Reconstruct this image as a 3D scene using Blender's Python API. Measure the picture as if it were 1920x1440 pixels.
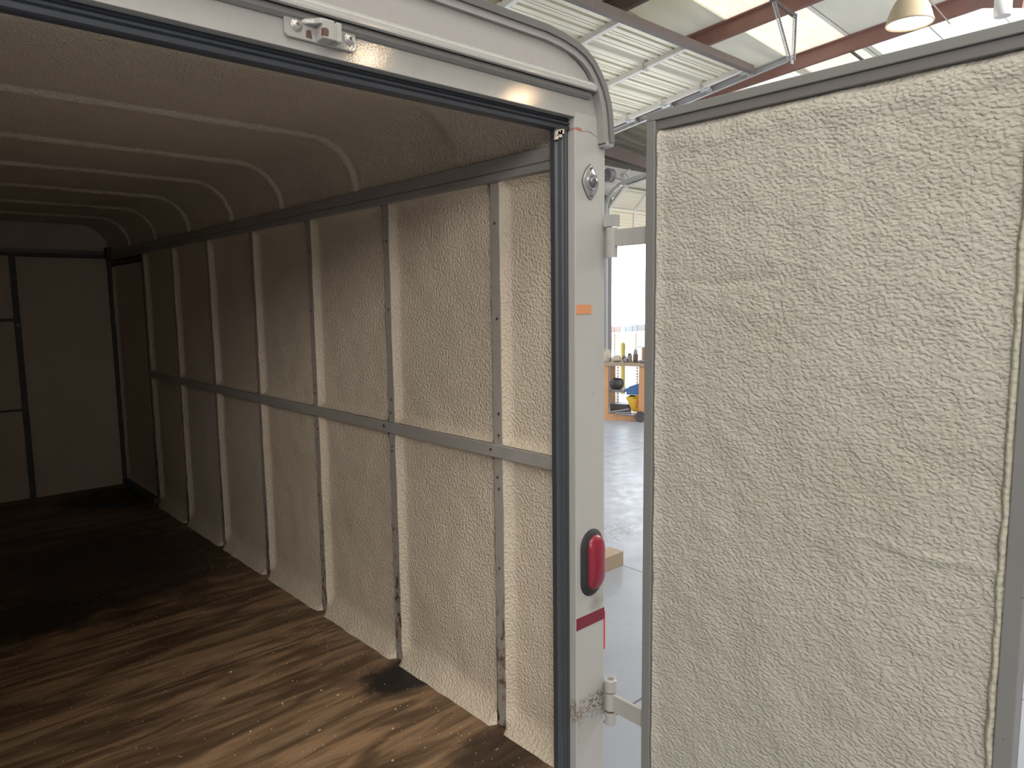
import bpy, bmesh, math, random
from mathutils import Vector, Matrix, noise
random.seed(7)
for _o in list(bpy.data.objects): bpy.data.objects.remove(_o)
SC = bpy.context.scene; COL = SC.collection
PI = math.pi

# ---------------------------------------------------------------- camera, sky, big lights, exposure
cam_d = bpy.data.cameras.new('camera'); cam = bpy.data.objects.new('camera', cam_d); COL.objects.link(cam)
cam_d.sensor_width = 36.0; cam_d.lens = 1335.0/1920.0*36.0; cam_d.clip_start = 0.02; cam_d.clip_end = 400
_R = Vector((0.7395559, -0.6729754, -0.0126944)); _U = Vector((0.0863118, 0.0761133, 0.9933565)); _F = Vector((0.6675382, 0.7357383, -0.1143758))
_m = Matrix((_R, _U, -_F)).transposed().to_4x4(); _m.translation = Vector((-1.4487, -1.6662, 1.3942))
cam.matrix_world = _m; SC.camera = cam
SC.view_settings.view_transform = 'Standard'; SC.view_settings.look = 'None'
SC.view_settings.gamma = 1.0; SC.view_settings.use_curve_mapping = False
SC.view_settings.exposure = 0.0
SC.cycles.max_bounces = 10; SC.cycles.diffuse_bounces = 6; SC.cycles.sample_clamp_indirect = 6.0
SC.cycles.use_denoising = True

wd = bpy.data.worlds.new('sky'); SC.world = wd; wd.use_nodes = True
wd.node_tree.nodes['Background'].inputs['Color'].default_value = (0.86, 0.93, 1.0, 1)
wd.node_tree.nodes['Background'].inputs['Strength'].default_value = 9.0

SKYLIGHT = 3.2          # radiance of a sunlit skylight sheet
def area(name, loc, aim, sx, sy, power, col):
    d = bpy.data.lights.new(name, 'AREA'); d.shape = 'RECTANGLE'; d.size = sx; d.size_y = sy; d.energy = power; d.color = col
    o = bpy.data.objects.new(name, d); COL.objects.link(o); o.location = loc
    o.rotation_euler = (Vector(aim)-Vector(loc)).to_track_quat('-Z', 'Y').to_euler(); return o
# added fill lamps, unseen; only the first two hang under a skylight strip
area('skylight_daylight', (-2.2, -2.1, 4.6), (-1.9, -1.6, 0.0), 5.0, 1.0, 105, (1.0, 0.95, 0.87))
area('skylight_daylight', (8.0, -2.1, 4.4), (8.5, -.6, 0.0), 7.0, 1.0, 760, (1.0, 0.97, 0.92))  # added to brighten the concrete floor and its bounce
area('bay_daylight', (-3.6, -8.0, 1.8), (-.4, 2.0, .9), 5.0, 3.4, 45, (1.0, 0.97, 0.93))  # added fill from behind; the south wall has no open bay
area('skylight_daylight', (-4.8, -4.9, 3.35), (0.0, 0.0, .7), 2.4, 1.4, 175, (1.0, 0.95, 0.88))  # added slanting fill into the trailer mouth; no skylight above it
sun_d = bpy.data.lights.new('sun', 'SUN'); sun_d.energy = 14.0; sun_d.angle = .01; sun_d.color = (1, .95, .86)
sun = bpy.data.objects.new('sun', sun_d); COL.objects.link(sun); sun.rotation_euler = Vector((-.5, .12, -.85)).to_track_quat('-Z', 'Y').to_euler()

# ---------------------------------------------------------------- helpers
class MB:
    def __init__(s): s.v = []; s.f = []
    def add(s, vs, fs):
        n = len(s.v); s.v += [tuple(v) for v in vs]; s.f += [tuple(i+n for i in f) for f in fs]; return s
    def box(s, x0, x1, y0, y1, z0, z1):
        return s.add([(x, y, z) for x in (x0, x1) for y in (y0, y1) for z in (z0, z1)],
                     [(0, 1, 3, 2), (4, 6, 7, 5), (0, 4, 5, 1), (2, 3, 7, 6), (0, 2, 6, 4), (1, 5, 7, 3)])
    def obox(s, c, ax, ay, az):
        c = Vector(c); ax = Vector(ax); ay = Vector(ay); az = Vector(az)
        return s.add([c+ax*i+ay*j+az*k for i in (-1, 1) for j in (-1, 1) for k in (-1, 1)],
                     [(0, 1, 3, 2), (4, 6, 7, 5), (0, 4, 5, 1), (2, 3, 7, 6), (0, 2, 6, 4), (1, 5, 7, 3)])
    def bar(s, a, b, w, h, up=(0, 0, 1)):
        a = Vector(a); b = Vector(b); d = (b-a)/2; u = Vector(up); sd = d.cross(u).normalized(); u = sd.cross(d).normalized()
        return s.obox((a+b)/2, d, sd*w/2, u*h/2)
    def prism(s, poly, fn, a, b):
        n = len(poly); vs = [fn(p, a) for p in poly]+[fn(p, b) for p in poly]
        return s.add(vs, [tuple(range(n)), tuple(range(2*n-1, n-1, -1))]+[(i, (i+1) % n, n+(i+1) % n, n+i) for i in range(n)])
    def tube(s, pts, r, n=10, r2=None):
        pts = [Vector(p) for p in pts]; rings = []
        for i, p in enumerate(pts):
            d = (pts[min(i+1, len(pts)-1)]-pts[max(i-1, 0)]).normalized()
            a = d.orthogonal() if abs(d.z) > .95 else d.cross(Vector((0, 0, 1)))
            a.normalize(); b = d.cross(a)
            rr = r if r2 is None else r+(r2-r)*i/(len(pts)-1)
            rings.append([p+(a*math.cos(t)+b*math.sin(t))*rr for t in [2*PI*k/n for k in range(n)]])
        fs = [(i*n+k, i*n+(k+1) % n, (i+1)*n+(k+1) % n, (i+1)*n+k) for i in range(len(pts)-1) for k in range(n)]
        fs += [tuple(range(n)), tuple(range((len(pts)-1)*n, len(pts)*n))]
        return s.add([v for r_ in rings for v in r_], fs)
    def lathe(s, prof, o, axis=(0, 0, 1), n=24, cap=True):
        ax = Vector(axis).normalized(); a = ax.orthogonal().normalized(); b = ax.cross(a); o = Vector(o)
        vs = [o+ax*h+(a*math.cos(2*PI*k/n)+b*math.sin(2*PI*k/n))*r for r, h in prof for k in range(n)]
        fs = [(i*n+k, i*n+(k+1) % n, (i+1)*n+(k+1) % n, (i+1)*n+k) for i in range(len(prof)-1) for k in range(n)]
        if cap: fs += [tuple(range(n)), tuple(range((len(prof)-1)*n, len(prof)*n))]
        return s.add(vs, fs)
    def grid(s, fn, nu, nv):
        vs = [fn(i/nu, j/nv) for j in range(nv+1) for i in range(nu+1)]
        return s.add(vs, [(j*(nu+1)+i, j*(nu+1)+i+1, (j+1)*(nu+1)+i+1, (j+1)*(nu+1)+i) for j in range(nv) for i in range(nu)])
    def build(s, name, mat, parent=None, smooth=False, bev=0, base=None):
        L = Vector(base) if base is not None else Vector((0, 0, 0))
        q = parent
        while q is not None: L += q.location; q = q.parent
        me = bpy.data.meshes.new(name)
        own = base if (base is not None and parent is None) else None
        off = L
        me.from_pydata([tuple(Vector(v)-off) for v in s.v], [], s.f)
        bm = bmesh.new(); bm.from_mesh(me); bmesh.ops.recalc_face_normals(bm, faces=bm.faces); bm.to_mesh(me); bm.free()
        me.materials.append(mat)
        if smooth:
            for p in me.polygons: p.use_smooth = True
            if smooth == 'auto':
                try: me.set_sharp_from_angle(angle=math.radians(38))
                except Exception: pass
        o = bpy.data.objects.new(name, me); COL.objects.link(o)
        if own is not None: o.location = Vector(base)
        if parent is not None: o.parent = parent
        if bev:
            m = o.modifiers.new('bevel', 'BEVEL'); m.width = bev; m.segments = 2; m.limit_method = 'ANGLE'
        return o

def thing(name, label, cat, loc, group=None, kind=None):
    o = bpy.data.objects.new(name, None); COL.objects.link(o); o.location = loc; o.empty_display_size = .1
    o['label'] = label; o['category'] = cat
    if group: o['group'] = group
    if kind: o['kind'] = kind
    return o
def tag(o, label, cat, group=None, kind=None):
    o['label'] = label; o['category'] = cat
    if group: o['group'] = group
    if kind: o['kind'] = kind
    return o
def struct(o, label=None, cat=None):
    o['kind'] = 'structure'
    if label: o['label'] = label
    if cat: o['category'] = cat
    return o

# ---------------------------------------------------------------- materials
class NT:
    def __init__(s, name):
        s.m = bpy.data.materials.new(name); s.m.use_nodes = True; s.t = s.m.node_tree; s.t.nodes.clear()
        s.out = s.n('ShaderNodeOutputMaterial'); s.tc = s.n('ShaderNodeTexCoord'); s.geo = s.n('ShaderNodeNewGeometry')
        s.P = s.geo.outputs['Position']
    def n(s, t, **k):
        nd = s.t.nodes.new(t)
        for a, b in k.items(): setattr(nd, a, b)
        return nd
    def l(s, a, b): s.t.links.new(a, b)
    def put(s, sock, v):
        if hasattr(v, 'is_linked') or hasattr(v, 'links'): s.l(v, sock)
        else: sock.default_value = v
    def scale(s, v, sc, loc=(0, 0, 0), rot=(0, 0, 0)):
        m = s.n('ShaderNodeMapping'); m.inputs['Scale'].default_value = sc; m.inputs['Location'].default_value = loc
        m.inputs['Rotation'].default_value = rot; s.l(v, m.inputs['Vector']); return m.outputs[0]
    def noise(s, v, sc, det=4, rough=.55, dist=0):
        n = s.n('ShaderNodeTexNoise'); n.inputs['Scale'].default_value = sc; n.inputs['Detail'].default_value = det
        n.inputs['Roughness'].default_value = rough; n.inputs['Distortion'].default_value = dist; s.l(v, n.inputs['Vector']); return n.outputs['Fac']
    def vor(s, v, sc, feat='F1'):
        n = s.n('ShaderNodeTexVoronoi', feature=feat); n.inputs['Scale'].default_value = sc; s.l(v, n.inputs['Vector']); return n.outputs['Distance']
    def math(s, op, a, b=0.0, c=None):
        n = s.n('ShaderNodeMath', operation=op); s.put(n.inputs[0], a); s.put(n.inputs[1], b)
        if c is not None: s.put(n.inputs[2], c)
        return n.outputs[0]
    def rng(s, v, a, b, c=0.0, d=1.0, smooth=True):
        n = s.n('ShaderNodeMapRange', interpolation_type='SMOOTHSTEP' if smooth else 'LINEAR')
        s.l(v, n.inputs[0])
        for i, x in zip((1, 2, 3, 4), (a, b, c, d)): n.inputs[i].default_value = x
        return n.outputs[0]
    def mix(s, f, a, b):
        n = s.n('ShaderNodeMix', data_type='RGBA'); s.put(n.inputs[0], f)
        for i, x in ((6, a), (7, b)):
            if isinstance(x, tuple): n.inputs[i].default_value = (*x[:3], 1)
            else: s.l(x, n.inputs[i])
        return n.outputs[2]
    def sep(s, v):
        n = s.n('ShaderNodeSeparateXYZ'); s.l(v, n.inputs[0]); return n.outputs
    def blob(s, c, r, nz, soft=.6, amp=.5):
        """mask of one irregular patch round c (world), r = radii"""
        m = s.n('ShaderNodeMapping'); m.vector_type = 'POINT'
        m.inputs['Location'].default_value = tuple(-c[i]/r[i] for i in range(3)); m.inputs['Scale'].default_value = tuple(1/x for x in r)
        s.l(s.P, m.inputs['Vector'])
        ln = s.n('ShaderNodeVectorMath', operation='LENGTH'); s.l(m.outputs[0], ln.inputs[0])
        d = s.math('ADD', ln.outputs['Value'], s.math('MULTIPLY', s.math('SUBTRACT', nz, .5), amp*2))
        return s.rng(d, 1.0, 1.0-soft)
    def bump(s, h, dist, strength=1.0, base=None):
        b = s.n('ShaderNodeBump'); b.inputs['Distance'].default_value = dist; b.inputs['Strength'].default_value = strength
        s.l(h, b.inputs['Height'])
        if base is not None: s.l(base, b.inputs['Normal'])
        return b.outputs[0]
    def bsdf(s, col, rough=.6, metal=0.0, nrm=None, spec=.5, emit=None, est=0.0, trans=0.0, coat=0.0):
        b = s.n('ShaderNodeBsdfPrincipled')
        if isinstance(col, tuple): b.inputs['Base Color'].default_value = (*col[:3], 1)
        else: s.l(col, b.inputs['Base Color'])
        s.put(b.inputs['Roughness'], rough); s.put(b.inputs['Metallic'], metal); b.inputs['Specular IOR Level'].default_value = spec
        b.inputs['Transmission Weight'].default_value = trans; b.inputs['Coat Weight'].default_value = coat
        if nrm is not None: s.l(nrm, b.inputs['Normal'])
        if emit is not None:
            if isinstance(emit, tuple): b.inputs['Emission Color'].default_value = (*emit[:3], 1)
            else: s.l(emit, b.inputs['Emission Color'])
            b.inputs['Emission Strength'].default_value = est
        s.l(b.outputs[0], s.out.inputs[0]); return s.m

def plain(name, col, rough=.55, metal=0.0, var=.12, sc=9.0, spec=.5, bump=0.0, bsc=60.0):
    t = NT(name); f = t.noise(t.P, sc, 5)
    c = t.mix(f, tuple(x*(1-var) for x in col), tuple(min(1, x*(1+var)) for x in col))
    nrm = t.bump(t.noise(t.P, bsc, 3), bump) if bump else None
    return t.bsdf(c, rough, metal, nrm, spec)

def foam(name, c0, c1, big=14.0, fine=75.0, amp=.006, stretch=(1, 1, 1), rot=(0, 0, 0), wbig=.5, dist=0.0):
    t = NT(name)
    v = t.scale(t.P, stretch, (0, 0, 0), rot)
    n1 = t.noise(v, fine, .6, .45, dist); n2 = t.noise(v, big, 2, .5)
    h = t.math('ADD', t.rng(n1, .25, .75), t.math('MULTIPLY', n2, wbig))
    pits = t.rng(t.noise(t.P, 3.1, 5), .45, .75)
    c = t.mix(pits, c0, c1)
    return t.bsdf(c, .72, 0, t.bump(h, amp), .3)

M = {}
M['foam'] = foam('wall_foam', (.62, .535, .43), (.57, .49, .385), 14, 118, .0027)
M['foam_roof'] = foam('roof_foam', (.56, .49, .40), (.51, .445, .36), 10, 120, .003)
M['foam_door'] = foam('door_foam', (.50, .472, .41), (.455, .43, .36), 24, 135, .0024, (1, .80, 1.2), (math.radians(30), 0, 0), .6, .25)
M['bead'] = foam('foam_bead', (.46, .435, .35), (.42, .395, .31), 9, 90, .002)

def paint(name, col, rough=.32, chips=True, dirt=(.30, .25, .2)):
    t = NT(name); n = t.noise(t.P, 6, 6); c = t.mix(n, tuple(x*.93 for x in col), tuple(min(1, x*1.05) for x in col))
    if chips:
        ch = t.math('MULTIPLY', t.rng(t.noise(t.P, 95, 3), .70, .76), t.rng(t.noise(t.P, 7, 3), .50, .60))
        c = t.mix(ch, c, (.07, .05, .04))
        c = t.mix(t.math('MULTIPLY', t.rng(t.noise(t.P, 14, 6, .7), .55, .8), .35), c, dirt)
    orange = t.bump(t.noise(t.P, 260, 1), .00006)
    return t.bsdf(c, rough, 0, orange, .6)
M['white'] = paint('white_trailer_paint', (.40, .39, .37), .075)
M['white2'] = paint('white_frame_paint', (.22, .217, .21), .45)
M['fascia'] = paint('fascia_paint', (.36, .34, .33), .45)

def post_mat():
    t = NT('scuffed_post_paint'); n = t.noise(t.P, 6, 6); c = t.mix(n, (.40, .395, .375), (.46, .45, .425))
    ch = t.math('MULTIPLY', t.rng(t.noise(t.P, 110, 3), .70, .75), t.rng(t.noise(t.P, 8, 3), .52, .62))
    c = t.mix(ch, c, (.07, .05, .04))
    x, y, z = t.sep(t.P)
    zz = t.math('ADD', z, t.math('MULTIPLY', t.math('SUBTRACT', t.noise(t.P, 30, 5), .5), .05))
    band = t.math('MULTIPLY', t.rng(zz, .13, .175), t.rng(zz, .235, .20))
    spk = t.rng(t.noise(t.P, 120, 5, .7), .46, .56)
    rust = t.mix(t.noise(t.P, 70, 4), (.10, .07, .05), (.28, .20, .14))
    c = t.mix(t.math('MULTIPLY', band, spk), c, rust)
    smud = t.blob((.10, -.32, .50), (.045, .1, .04), t.noise(t.P, 50, 4), .9, .5)
    c = t.mix(t.math('MULTIPLY', smud, .5), c, (.16, .13, .11))
    smd = t.blob((.13, -.32, 1.50), (.02, .1, .07), t.noise(t.P, 40, 4), .9, .5)
    c = t.mix(t.math('MULTIPLY', smd, .35), c, (.25, .22, .2))
    # hairline crack of cracked filler across the top of the post
    cz = t.math('ADD', z, t.math('MULTIPLY', t.math('SUBTRACT', t.noise(t.P, 45, 5), .5), .028))
    cz = t.math('SUBTRACT', cz, t.math('MULTIPLY', x, -.02))
    crack = t.math('MULTIPLY', t.rng(t.math('ABSOLUTE', t.math('SUBTRACT', cz, 1.853)), .0022, .0008), t.rng(x, .012, .014))
    c = t.mix(crack, c, (.22, .14, .11))
    red = t.blob((.028, -.32, 1.855), (.022, .1, .006), t.noise(t.P, 60, 3), .6, .5)
    c = t.mix(red, c, (.40, .17, .12))
    return t.bsdf(c, .30, 0, t.bump(t.noise(t.P, 260, 2), .0006), .5)
M['post'] = post_mat()
M['lip'] = paint('mauve_grey_lip_paint', (.165, .155, .15), .5)

def stud_mat():
    t = NT('galvanized_stud'); n = t.noise(t.P, 18, 6)
    c = t.mix(n, (.33, .305, .27), (.43, .40, .36))
    x, y, z = t.sep(t.P)
    low = t.rng(t.math('ADD', z, t.math('MULTIPLY', t.noise(t.P, 9, 4), .5)), .95, .35)
    r = t.math('MULTIPLY', low, t.rng(t.noise(t.scale(t.P, (1, 1, .35)), 42, 5, .65), .52, .60))
    c = t.mix(r, c, (.035, .022, .016))
    r2 = t.math('MULTIPLY', t.rng(z, .40, .2), t.rng(t.noise(t.P, 22, 4), .48, .66)); c = t.mix(r2, c, (.17, .085, .05))
    return t.bsdf(c, .5, .15, None, .4)
M['stud'] = stud_mat()
M['seam'] = plain('dull_dark_seam', (.11, .10, .085), .7, 0, .25, 12)
M['rail'] = plain('dull_metal_rail', (.36, .335, .32), .5, .15, .16, 14)
M['toprail'] = plain('grey_top_rail', (.30, .285, .27), .6, .1, .22, 7)

def floor_mat():
    t = NT('stained_plywood')
    v = t.scale(t.P, (.75, 5.0, 1.0))
    g = t.noise(v, 2.3, 6, .55, 1.3); fine = t.noise(t.scale(t.P, (2.2, 60, 1)), 3, 4, .6, .4)
    c = t.mix(t.rng(g, .36, .66), (.115, .068, .038), (.34, .215, .122))
    c = t.mix(t.math('MULTIPLY', t.rng(fine, .5, .72), .4), c, (.045, .026, .015))
    big = t.noise(t.scale(t.P, (.8, 1.9, 1)), 1.5, 5, .6, .3)
    c = t.mix(t.math('MULTIPLY', t.rng(big, .50, .64), .65), c, (.042, .025, .016))
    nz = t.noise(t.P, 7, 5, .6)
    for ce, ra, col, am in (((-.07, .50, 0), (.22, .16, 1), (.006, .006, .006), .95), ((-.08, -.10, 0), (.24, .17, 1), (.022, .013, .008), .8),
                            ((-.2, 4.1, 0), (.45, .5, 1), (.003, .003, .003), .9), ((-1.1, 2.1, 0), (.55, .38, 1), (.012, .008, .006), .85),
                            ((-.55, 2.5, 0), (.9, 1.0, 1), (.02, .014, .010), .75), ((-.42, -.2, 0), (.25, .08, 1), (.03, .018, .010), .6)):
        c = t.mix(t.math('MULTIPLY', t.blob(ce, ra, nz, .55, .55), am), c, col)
    sc = t.math('MULTIPLY', t.blob((-.5, 3.6, 0), (.26, .2, 1), nz, .7, .5), t.rng(t.noise(t.scale(t.P, (1, 4, 1)), 14, 5), .45, .6))
    c = t.mix(t.math('MULTIPLY', sc, .8), c, (.26, .23, .19))
    x, y, z = t.sep(t.P)
    for seam in (1.05, 2.27, 3.49):
        c = t.mix(t.rng(t.math('ABSOLUTE', t.math('SUBTRACT', y, seam)), .004, .001), c, (.015, .01, .008))
    dust = t.rng(t.noise(t.P, 210, 2), .735, .76); c = t.mix(t.math('MULTIPLY', dust, .75), c, (.42, .36, .28))
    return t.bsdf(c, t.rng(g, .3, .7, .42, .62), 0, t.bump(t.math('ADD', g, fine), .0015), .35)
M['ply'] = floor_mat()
M['rubber'] = plain('black_rubber', (.045, .05, .06), .45, 0, .2, 30)
M['rubber2'] = plain('black_bezel_rubber', (.02, .02, .02), .6, 0, .2, 30)
M['trim_dark'] = plain('grey_vinyl_trim', (.125, .118, .115), .5, 0, .1, 12)
M['trim_light'] = paint('aluminium_edge', (.31, .295, .285), .4)
M['lens'] = plain('red_lens', (.24, .012, .03), .32, 0, .1, 5, .6)
M['lens2'] = plain('red_marker_lens', (.62, .03, .05), .2, 0, .1, 5, .6)
M['tape'] = plain('maroon_tape', (.17, .012, .022), .4, 0, .12, 60)
M['orange'] = plain('orange_patch', (.62, .27, .12), .4, 0, .15, 60)  # colour of the reflection painted on the post
M['chrome'] = plain('chrome', (.45, .45, .44), .33, .7, .06, 20)
t = NT('clear_lens'); M['clear'] = t.bsdf((.10, .10, .115), .08, 0, None, .7, coat=.6)
M['screw'] = plain('screw_head', (.16, .14, .13), .45, .6, .3, 90)
M['zinc'] = plain('zinc_screw', (.50, .47, .44), .35, .5, .2, 90)
M['rusty'] = plain('rust_brown', (.11, .06, .045), .8, 0, .4, 120)
M['tyre'] = plain('tyre_rubber', (.02, .02, .02), .85)
M['frame_steel'] = plain('black_chassis_steel', (.03, .03, .03), .6)
# building
def conc():
    t = NT('polished_concrete'); n = t.noise(t.P, 1.1, 7, .6); c = t.mix(n, (.25, .27, .315), (.34, .36, .405))
    n2 = t.noise(t.P, 9, 6, .65); c = t.mix(t.math('MULTIPLY', t.rng(n2, .55, .8), .4), c, (.26, .26, .28))
    x, y, z = t.sep(t.P)
    for s_, k in ((x, 2.45), (x, 6.1), (y, .31), (y, 3.9), (y, -3.4)):
        c = t.mix(t.rng(t.math('ABSOLUTE', t.math('SUBTRACT', s_, k)), .008, .004), c, (.10, .10, .11))
    st = t.math('MULTIPLY', t.blob((3.0, 2.0, -.5), (.45, .3, 2), n2, .7, .7), t.rng(t.noise(t.P, 24, 4), .48, .6))
    c = t.mix(t.math('MULTIPLY', st, .6), c, (.16, .15, .15))
    return t.bsdf(c, t.rng(n2, .3, .75, .28, .5), 0, t.bump(n2, .002), .28)
M['conc'] = conc()
M['wallgrey'] = plain('insulated_wall', (.42, .42, .43), .8, 0, .08, 3)
t = NT('roof_insulation'); x_, y_, z_ = t.sep(t.P)
_sg = t.math('ABSOLUTE', t.math('SUBTRACT', t.math('FRACT', t.math('MULTIPLY', y_, 1.22)), .5))
_c = t.mix(t.rng(_sg, .012, .004), t.mix(t.noise(t.scale(t.P, (1, 3, 1)), 1.2, 4), (.79, .775, .66), (.87, .86, .76)), (.16, .16, .16))
M['insul'] = t.bsdf(_c, .55, 0, t.bump(t.noise(t.scale(t.P, (.35, 1.6, 1)), 1.6, 1), .06), .4)
t = NT('skylight_sheet'); _w = t.noise(t.scale(t.P, (1.2, 14, 1)), 3, 4, .6)
_e = t.mix(t.rng(_w, .4, .6), (1.0, .95, .82), (.80, .74, .58)); _e = t.mix(t.rng(t.noise(t.P, 60, 2), .72, .76), _e, (.4, .35, .25))
M['skylight'] = t.bsdf((.7, .66, .55), .5, 0, None, .3, _e, SKYLIGHT*.27)
t = NT('milky_panel'); M['skylight3'] = t.bsdf((.75, .75, .72), .5, 0, None, .3, t.mix(t.noise(t.P, 1.3, 3), (.98, 1, .97), (.88, .92, .88)), .68)  # emission added to brighten the white roof panels
t = NT('skylight_sheet_clear'); M['skylight2'] = t.bsdf((.7, .68, .62), .5, 0, None, .3, t.mix(t.noise(t.P, 2, 3), (1, .97, .9), (.95, .93, .88)), SKYLIGHT)
M['redsteel'] = plain('red_primer_steel', (.25, .13, .11), .65, 0, .16, 5)
M['darksteel'] = plain('brown_primer_steel', (.115, .085, .08), .6, 0, .16, 5)
M['galv'] = plain('galvanized_track', (.55, .56, .57), .35, .55, .12, 25)
M['doorskin'] = plain('white_door_steel', (.83, .78, .64), .35, .15, .05, 4)
M['doorstile'] = plain('white_door_stile', (.74, .72, .68), .45, .1, .08, 12)
M['topbar'] = plain('brown_strut', (.15, .12, .11), .5, .2, .15, 9)
M['shade'] = plain('cream_lamp_shade', (.46, .38, .26), .45, 0, .06, 6)
t = NT('lamp_glow'); M['glow'] = t.bsdf((1, 1, 1), .5, 0, None, .2, (1.0, .90, .70), 5.0)
M['socket'] = plain('lamp_socket', (.2, .19, .18), .5, .3)
# yard
M['yard'] = plain('yard_concrete', (.42, .42, .40), .85, 0, .1, .8)
def block():
    t = NT('tan_block'); b = t.n('ShaderNodeTexBrick'); b.inputs['Scale'].default_value = 4.0
    for k, v_ in (('Color1', (.23, .18, .13, 1)), ('Color2', (.19, .15, .11, 1)), ('Mortar', (.27, .22, .17, 1))): b.inputs[k].default_value = v_
    x, y, z = t.sep(t.P); cb = t.n('ShaderNodeCombineXYZ'); t.l(x, cb.inputs[0]); t.l(z, cb.inputs[1]); t.l(cb.outputs[0], b.inputs['Vector'])
    return t.bsdf(b.outputs['Color'], .9)
M['block'] = block()
M['wood'] = plain('pine_lumber', (.48, .25, .12), .6, 0, .18, 12)
M['wood2'] = plain('weathered_lumber', (.30, .23, .16), .7, 0, .22, 14)
M['greyboard'] = plain('grey_board', (.19, .18, .18), .7, 0, .2, 10)
M['yellow'] = plain('yellow_plastic', (.62, .38, .04), .35, 0, .06, 8)
M['ochre'] = plain('ochre_paint', (.33, .26, .07), .5, 0, .1, 8)
M['blue'] = plain('blue_plastic', (.09, .20, .42), .4, 0, .08, 8)
M['dark'] = plain('dark_plastic', (.06, .055, .055), .5, 0, .2, 12)
M['greyp'] = plain('grey_plastic', (.20, .19, .20), .5, 0, .1, 12)
M['cream'] = plain('cream_cloth', (.42, .37, .31), .8, 0, .15, 15)
M['brown'] = plain('brown_jar', (.12, .075, .06), .35, 0, .15, 15)
M['card'] = plain('cardboard', (.34, .19, .10), .8, 0, .12, 12)
M['perf'] = plain('white_perforated_strip', (.5, .5, .5), .5, 0, .05, 10)
M['whitep'] = plain('white_plastic', (.66, .66, .66), .45, 0, .05, 10)
M['redmark'] = plain('red_print', (.50, .07, .03), .5)
M['flake'] = plain('white_foam_flake', (.62, .56, .46), .9)

# ================================================================ THE TRAILER
GZ = -.50                       # warehouse floor
XL = -1.71                      # left inner wall plane (right one is x = 0)
YB = 4.524                      # front (far) inner wall
YF = -.32                       # rear face of the door frame
SP = .6096                      # stud spacing
XM = XL/2
T = thing('cargo_trailer', 'white enclosed cargo trailer lined with cream spray foam, open at the rear', 'trailer', (XM, 2.1, GZ))
# chassis and running gear (below the floor)
b = MB()
for x in (.02, XL-.02): b.box(x-.04, x+.04, -.27, YB+.08, -.17, -.05)
for k in range(8): b.box(XL, 0, .1+.6*k, .16+.6*k, -.13, -.05)
b.build('chassis_frame', M['frame_steel'], T)
for x in (-.16, XL+.16):
    for y in (2.0, 2.85):
        w = MB().lathe([(.10, -.09), (.17, -.1), (.22, -.09), (.238, -.06), (.238, .06), (.22, .09), (.17, .1), (.10, .09)], (x, y, GZ+.239), (1, 0, 0), 32)
        wo = w.build('wheel', M['tyre'], T, 'auto')
        MB().lathe([(.06, -.07), (.165, -.075), (.165, .075), (.06, .07)], (x, y, GZ+.239), (1, 0, 0), 20).build('rim', M['zinc'], wo, 'auto')
for y in (2.0, 2.85):
    b = MB(); b.tube([(XL+.16, y, GZ+.24), (-.16, y, GZ+.24)], .03)
    for x in (.02, XL-.02): b.box(x-.03, x+.03, y-.04, y+.04, GZ+.24, -.12)
    for x in (-.30, XL+.30): b.box(x-.05, x+.33 if x > XM else x+.05, y-.03, y+.03, GZ+.25, GZ+.28) if x > XM else b.box(x-.33, x+.05, y-.03, y+.03, GZ+.25, GZ+.28)
    b.build('axle', M['frame_steel'], T)
# floor
MB().box(XL-.06, .06, -.27, YB+.02, -.05, 0).build('plywood_floor', M['ply'], T)
# outer skin: right side, left side, front, roof
MB().box(.105, .137, -.285, YB+.09, -.12, 1.84).build('side_wall', M['white'], T)
MB().box(XL-.137, XL-.105, -.285, YB+.09, -.12, 1.84).build('side_wall', M['white'], T)
MB().box(XL-.105, .105, YB+.06, YB+.09, -.12, 2.03).build('front_wall', M['white'], T)
ARC = [(.137, 1.83), (.133, 1.87), (.130, 1.90), (.122, 1.935), (.108, 1.968), (.088, 1.998), (.06, 2.028), (.028, 2.048), (-.01, 2.062), (-.06, 2.072), (-.12, 2.078)]
FULL = ARC + [(XM, 2.086)] + [(XL-x, z) for x, z in reversed(ARC)]
def sweep(path, y0, y1, t0, t1):
    """band along the roof arc: outer offset t0, inner offset t1"""
    mb = MB(); n = len(path); vs = []
    for i, (x, z) in enumerate(path):
        a = Vector(path[max(i-1, 0)]); c = Vector(path[min(i+1, n-1)]); d = (c-a).normalized(); nr = Vector((d.y, -d.x))
        for off, y in ((t0, y0), (t0, y1), (t1, y1), (t1, y0)):
            vs.append((x+nr.x*off, y, z+nr.y*off))
    fs = [(i*4+k, i*4+(k+1) % 4, (i+1)*4+(k+1) % 4, (i+1)*4+k) for i in range(n-1) for k in range(4)]+[(0, 1, 2, 3), tuple((n-1)*4+k for k in (3, 2, 1, 0))]
    return mb.add(vs, fs)
sweep(FULL, -.33, YB+.09, 0, -.022).build('roof', M['white'], T, 'auto')
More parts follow.
